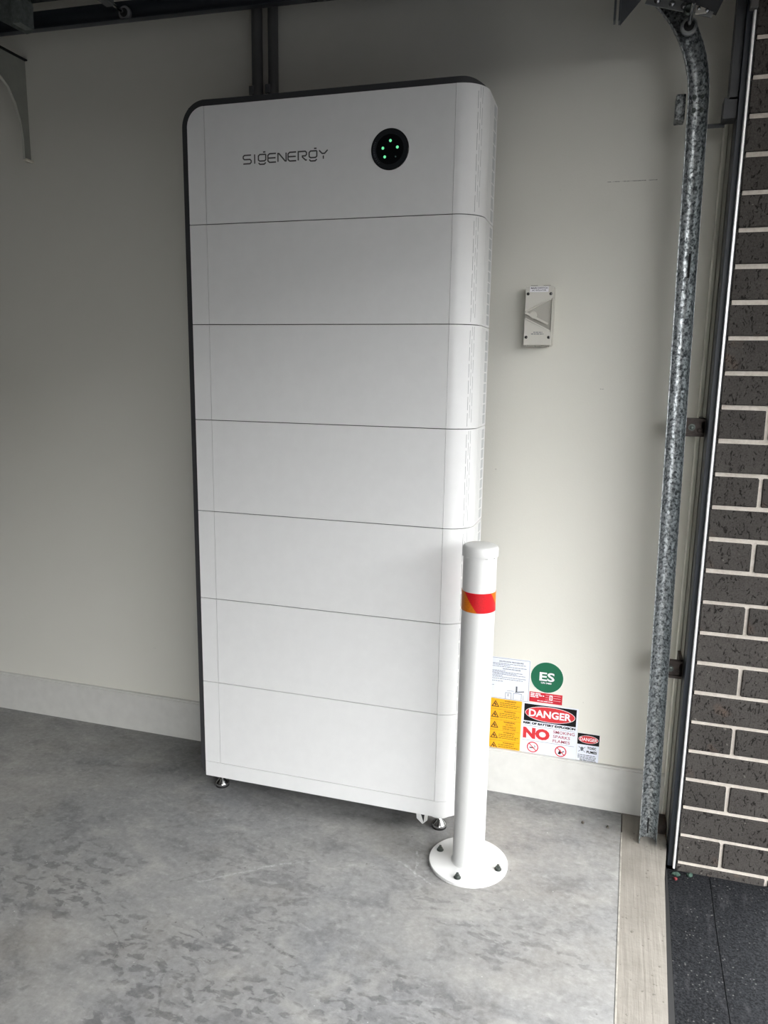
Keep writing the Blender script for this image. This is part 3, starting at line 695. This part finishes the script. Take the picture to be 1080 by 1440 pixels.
add('black_panel', B(.1432, .3040, SYY - .0002, SYY, .2560, .3132), STK, t)
add('oval_border', disc(NB(), .2236, .2846, .0770, .0258, SYY - .0002, .0002, 56), PRINTW, t)
add('red_oval', disc(NB(), .2236, .2846, .0755, .0243, SYY - .0004, .0002, 56), PRINTR, t)
add('lettering', text(NB(), 'DANGER', .1585, .2890, .2725, .2970, SYY - .0006, bold=.03), PRINTW, t, label='white lettering')
add('lettering', text(NB(), 'RISK OF BATTERY EXPLOSION', .1425, .3030, .2450, .2530, SYY, bold=.06), PRINTK, t, label='black lettering')
bm = text(NB(), 'NO', .1430, .2260, .1965, .2345, SYY, bold=.06)
add('lettering', bm, PRINTR, t, label='large red lettering')
for s, x1, z in (('SMOKING', .3020, .2255), ('SPARKS', .2890, .2105), ('FLAMES', .2890, .1955)): add('lettering', text(NB(), s, .2365, x1, z, z + .0100, SYY, bold=.015), PRINTM, t, label='small dull red lettering')
bm = NB()
for z in (.2400, .1905): box(bm, .1420, .3020, SYY - .0002, SYY, z - .0004, z + .0004)
add('rule_line', bm, PRINTG, t)
prohib(t, .1755, .1690, .0165, 'cig'); prohib(t, .2625, .1680, .0165, 'flame')
# small danger sign
t = sticker('toxic_fumes_sign', 0.3112, 0.3775, 0.1437, 0.2400, STW, 'small danger sign about toxic fumes, right of the large danger sign')
add('black_panel', B(.3115, .3772, SYY - .0002, SYY, .2030, .2395), STK, t)
add('oval_border', disc(NB(), .3443, .2212, .0300, .0130, SYY - .0002, .0002, 40), PRINTW, t)
add('red_oval', disc(NB(), .3443, .2212, .0288, .0120, SYY - .0004, .0002, 40), PRINTR, t)
add('lettering', text(NB(), 'DANGER', .3190, .3710, .2155, .2270, SYY - .0006, bold=.02), PRINTW, t, label='white lettering')
add('lettering', text(NB(), 'TOXIC', .3425, .3690, .1890, .1975, SYY, bold=.04), PRINTK, t, label='black lettering')
add('lettering', text(NB(), 'FUMES', .3410, .3720, .1755, .1845, SYY, bold=.04), PRINTK, t, label='black lettering')
bm = NB(); cx, cz = .3265, .187
disc(bm, cx, cz + .002, .0048, .0052, SYY, .0003, 16); box(bm, cx - .0022, cx + .0022, SYY - .0003, SYY, cz - .006, cz - .002)
stroke(bm, [(cx - .010, cz + .008), (cx + .010, cz - .009)], .0014, SYY, .00025); stroke(bm, [(cx + .010, cz + .008), (cx - .010, cz - .009)], .0014, SYY, .00025)
add('skull_pictogram', bm, PRINTG, t)
bm = NB()
for i, z in enumerate((.1680, .1630, .1585, .1540, .1500)): words(bm, .315 if i < 3 else .322, .373, z, .0018, SYY, 80 + i, .95)
add('fine_print', bm, PRINTK, t, kind='stuff')

# ================================================================== door track
tk = thing('door_track', (0.53, -0.13, 0), 'galvanised steel roller door track curving up from the floor beside the brick pier', 'door track')
RC = 0.35; LEAN = 0.0163
ux = lambda z: 0.53 - LEAN * z
Zc = 2.0; cxc = ux(Zc) - RC * math.cos(LEAN); czc = Zc - RC * math.sin(LEAN)
def pth():
    p = [((ux(z), z), (-LEAN, 1.0)) for z in (0.0, 0.5, 1.0, 1.5, 2.0)]
    c = []
    for i in range(0, 19):
        a = LEAN + math.radians(90) * i / 18
        c.append(((cxc + RC * math.cos(a), czc + RC * math.sin(a)), (-math.sin(a), math.cos(a))))
    e = c[-1]; hz = [e] + [((e[0][0] - d, e[0][1] + LEAN * d), (-1, LEAN)) for d in (0.5, 1.0, 1.5, 2.0, 2.5)]
    return p, c, hz
PV, PC, PH = pth()
# C profile: u across the rail (+u = outer side of the bend), v = world y; thin wall
prof = [(-.0255, -.147), (-.0255, -.155), (-.0225, -.157), (-.0225, -.138), (-.019, -.126), (-.010, -.118), (0, -.116), (.010, -.118), (.019, -.126), (.0225, -.138), (.0225, -.157), (.0255, -.155), (.0255, -.138),
        (.0215, -.124), (.0115, -.115), (0, -.1125), (-.0115, -.115), (-.0215, -.124), (-.0255, -.138)]
prof = [(-.0250, -.158), (-.0228, -.158), (-.0222, -.139), (-.019, -.127), (-.0105, -.119), (0, -.1165), (.0105, -.119), (.019, -.127), (.0222, -.139), (.0228, -.1575), (.0233, -.1575),
        (.0245, -.138), (.021, -.1255), (.0115, -.1165), (0, -.1140), (-.0115, -.1165), (-.021, -.1255), (-.0245, -.138)]
def sweep(P):
    bm = NB(); rows = []
    for (x, z), (tx, tz) in P:
        l = math.hypot(tx, tz); tx, tz = tx / l, tz / l; nx, nz = tz, -tx
        rows.append([bm.verts.new((x + nx * u, v, z + nz * u)) for u, v in prof])
    n = len(prof)
    for a, b in zip(rows, rows[1:]):
        for k in range(n): bm.faces.new((a[k], a[(k + 1) % n], b[(k + 1) % n], b[k]))
    bm.faces.new(rows[0]); bm.faces.new(rows[-1][::-1]); return bm
vr = add('vertical_rail', sweep(PV), GALV, tk, smooth=35)
cr = add('curved_rail', sweep(PC), GALV, tk, smooth=35)
add('horizontal_rail', sweep(PH), plain('shaded_rail_navy', (62, 66, 72), .45, .2), tk, smooth=35, label='horizontal rail running into the garage, shade painted into its dark colour')  # galvanised rail, its shade painted as dark navy
for z, s in ((2.015, 0), (1.985, 0)):
    for u in (-.008, .012): add('rail_bolt', hexbolt(NB(), (ux(z) + u, -.119, z), (0, -1, 0), .0042, .003), BOLT, vr)
add('slot', B(ux(.03) - .004, ux(.03) + .002, -.1172, -.1160, .012, .060), RUBBER, vr)
add('slot', B(ux(1.62) + .004, ux(1.62) + .009, -.1200, -.1180, 1.585, 1.645), RUBBER, vr)
add('joint_plate', B(.447, .470, -.122, -.075, 1.965, 2.025, .002), mat_galv('plate_steel', 0.6), tk)
for z0, z1 in ((1.179, 1.228), (0.498, 0.553)):
    bm = NB(); box(bm, .528, .5835, -.112, -.108, z0, z1); box(bm, .575, .5838, -.112, -.032, z0, z1)
    box(bm, .530, .5836, -.118, -.112, z1 - .009, z1 - .002); box(bm, .530, .5836, -.118, -.112, z0 + .004, z0 + .010)
    br = add('track_bracket', bm, DARKM, tk, label='dark brown angle bracket fixing the rail to the jamb')
    add('bracket_bolt', hexbolt(NB(), (.552, -.112, (z0 + z1) / 2), (0, -1, 0), .006, .004), BOLT, br)
    add('bracket_bolt', hexbolt(NB(), (.571, -.112, (z0 + z1) / 2 - .008), (0, -1, 0), .006, .004), DARKM, br)
# flag bracket at the head of the jamb
bm = NB(); box(bm, .566, .5855, -.150, -.104, 1.995, 2.36); box(bm, .556, .5855, -.150, -.104, 1.952, 1.999); box(bm, .500, .5660, -.1045, -.1015, 1.945, 1.955)
add('flag_bracket', bm, plain('bracket_charcoal', (58, 60, 62), .5), tk, label='charcoal flag bracket at the top of the jamb')
# small base angle
add('base_angle', B(.556, .582, -.09, -.03, 0.0, .03), DARKM, tk)

# ================================================================== overhead garage door (open)
dr = thing('door_1', (0.0, -2.6, 2.40), 'open charcoal sectional garage door drawn up overhead', 'garage door', kind='structure')
YD0, YD1 = -0.190, -5.0
def section(p, q):
    """door section between two track points, lying on the outer side of the rail"""
    (x0, z0), (x1, z1) = p, q; L = math.hypot(x1 - x0, z1 - z0); tx, tz = (x1 - x0) / L, (z1 - z0) / L; nx, nz = tz, -tx
    off0, off1 = .030, .068
    pts = [(x0 + nx * off0, z0 + nz * off0), (x1 + nx * off0 - tx * .004, z1 + nz * off0 - tz * .004), (x1 + nx * off1 - tx * .004, z1 + nz * off1 - tz * .004), (x0 + nx * off1, z0 + nz * off1)]
    return prism(NB(), pts, 'y', YD0, YD1)
e = PH[0][0]
J = [(0.505, 2.140), (0.030, 2.350), (-0.520, 2.3595), (-1.113, 2.3690), (-1.690, 2.379)]
zr = lambda x: e[1] + LEAN * (e[0] - x)
J = [J[0]] + [(x, zr(x)) for x, _ in J[1:]]
for a, b in zip(J, J[1:]): add('panel', section(a, b), DOORC, dr)
for i, (x, z) in enumerate([(0.4620, 2.1700)] + J[1:]):
    ro = add('roller', lathe(NB(), [(0, 0), (.0075, 0), (.0075, .004), (.0155, .004), (.0185, .001), (.0200, .004), (.0200, .012), (.0175, .015), (.0075, .014), (0, .014)], (x, -.128, z), (0, -1, 0), 28), plain('roller_grey', (170, 172, 170), .4) if i == 0 else plain('roller_dark', (140, 140, 142), .4), dr, smooth=35)
    add('roller_hub', lathe(NB(), [(0, .0145), (.0120, .0145), (.0120, .0158), (0, .0158)], (x, -.128, z), (0, -1, 0), 24), RUBBER, ro, smooth=35)
    add('axle', cyl(NB(), (x, -.140, z), (0, -1, 0), .0052, .130, 14), CHROME, ro, smooth=40)
    if i:
        bm = NB(); box(bm, x - .050, x + .050, -.262, -.200, z + .022, z + .028); box(bm, x - .014, x + .014, -.258, -.205, z - .012, z + .026, .004)
        add('hinge', bm, plain('hinge_steel', (104, 106, 106), .5, .2), dr)
# bottom bracket with bolts on the lowest section
a, b = Vector((0.525, 0, 2.140)), Vector((0.340, 0, 2.212)); tdir = (b - a).normalized(); nn = Vector((tdir.z, 0, -tdir.x))
if nn.z < 0: nn = -nn
c0 = Vector((0.5060, -.205, 2.1590)); c1 = Vector((0.3560, -.205, 2.2040))
bm = prism(NB(), [(c0.x, c0.z), (c1.x, c1.z), (c1.x + nn.x * .024, c1.z + nn.z * .024), (c0.x + nn.x * .024, c0.z + nn.z * .024)], 'y', -.200, -.2035)
bb = add('bottom_bracket', bm, plain('bracket_steel', (132, 134, 132), .5, .2, var=.12), dr, label='galvanised bottom bracket beside the track curve')
for s in (.10, .22, .44, .62, .84):
    p = c0.lerp(c1, s) + nn * .012
    add('bracket_bolt', hexbolt(NB(), (p.x, -.2035, p.z), (0, -1, 0), .0052 if s > .3 else .004, .004), CHROME, bb)
add('cable_button', lathe(NB(), [(0, 0), (.0125, 0), (.0125, .005), (.009, .008), (.006, .006), (0, .006)], (.4560, -.2035, 2.1800), (0, -1, 0), 24), BOLT, bb, smooth=35)
add('stile_clip', B(.4700, .4945, -.2075, -.2035, 2.1690, 2.205), plain('clip_beige', (206, 202, 190), .5), bb)
bm = NB(); box(bm, .2865, .2915, -.222, -.198, 2.168, 2.34); box(bm, .298, .302, -.222, -.198, 2.166, 2.34)
prism(bm, [(.302, 2.163), (.302, 2.34), (.47, 2.34), (.352, 2.220)], 'y', -.200, -.203)
add('hanger_gusset', bm, plain('gusset_grey', (92, 94, 96), .5), dr, label='grey triangular gusset hanging from the door edge')
# hinge plate close to the camera at the far left
bm = NB(); prism(bm, [(-1.50, 2.42), (-1.37, 2.42), (-1.345, 2.36), (-1.352, 2.294), (-1.375, 2.292), (-1.50, 2.355)], 'y', -.246, -.250)
box(bm, -1.375, -1.347, -.30, -.246, 2.30, 2.37)
add('hinge_plate', bm, plain('hinge_plate_steel', (112, 118, 114), .5, .2, var=.25, vs=80), dr)

# ================================================================== arched wall bracket at the left
ab = thing('wall_bracket', (-1.596, 0, 2.17), 'grey steel bracket with arched underside on the wall at far left under the door rail', 'bracket')
arcp = [(-.0368, 2.0135), (-.0368, 2.0777), (-.0444, 2.1304), (-.0617, 2.1794), (-.0885, 2.220), (-.1166, 2.240), (-.16, 2.262), (-.22, 2.276), (-.30, 2.283)]
pts = [(-.001, 2.0135)] + arcp + [(-.30, 2.338), (-.001, 2.330)]
STEELG = plain('grey_sheet_steel', (152, 154, 146), .5)
add('web', prism(NB(), pts, 'x', -1.597, -1.5955), STEELG, ab)
bm = NB(); vs = [[bm.verts.new((x, y, z)) for x in (-1.597, -1.588)] for y, z in arcp]
vs2 = [[bm.verts.new((x, y - .0012, z - .0012)) for x in (-1.597, -1.588)] for y, z in arcp]
for i in range(len(arcp) - 1):
    bm.faces.new((vs[i][0], vs[i][1], vs[i + 1][1], vs[i + 1][0])); bm.faces.new((vs2[i][0], vs2[i + 1][0], vs2[i + 1][1], vs2[i][1]))
    bm.faces.new((vs[i][1], vs2[i][1], vs2[i + 1][1], vs[i + 1][1])); bm.faces.new((vs[i][0], vs[i + 1][0], vs2[i + 1][0], vs2[i][0]))
add('arched_flange', bm, plain('flange_steel', (200, 200, 190), .4), ab)
add('end_tab', B(-1.5955, -1.584, -.0368, -.002, 2.0095, 2.016), plain('end_tab_lit', (246, 240, 224), .5), ab, label='end tab painted bright as if lit')  # light catching the tab is painted into its pale colour
add('top_flange', B(-1.5955, -1.585, -.30, -.001, 2.326, 2.330), RUBBER, ab)

# ================================================================== bits on the ground
def scrap(name, x, y, z, r, mat, label, seed):
    rn = random.Random(seed); bm = NB(); n = 9
    top = [bm.verts.new((x + r * rn.uniform(.6, 1.1) * math.cos(6.283 * i / n), y + r * .8 * rn.uniform(.6, 1.1) * math.sin(6.283 * i / n), z + .0015 + rn.uniform(0, .006))) for i in range(n)]
    bot = [bm.verts.new((v.co.x, v.co.y, z)) for v in top]; c = bm.verts.new((x, y, z + .008))
    for i in range(n):
        j = (i + 1) % n; bm.faces.new((top[i], top[j], c)); bm.faces.new((bot[i], bot[j], top[j], top[i]))
    bm.faces.new(bot[::-1])
    return tag(add(name, bm, mat), label, 'debris')
scrap('leaf_scrap', .6085, -.192, -.055, .011, LEAF, 'crumpled dull green scrap lying under the white edge strip', 2)
scrap('leaf_scrap', .645, -.186, -.055, .009, LEAF, 'small greenish scrap lying at the foot of the bricks', 5)
scrap('plastic_scrap', .606, -.215, -.055, .006, LEAFR, 'small red plastic scrap on the driveway below the green scrap', 3)
scrap('concrete_chip', .345, -.106, 0, .0055, CHIP, 'dark chip on the concrete floor near the skirting, left of two', 7)
scrap('concrete_chip', .4175, -.106, 0, .0055, CHIP, 'dark chip on the concrete floor beside the sill strip', 8)
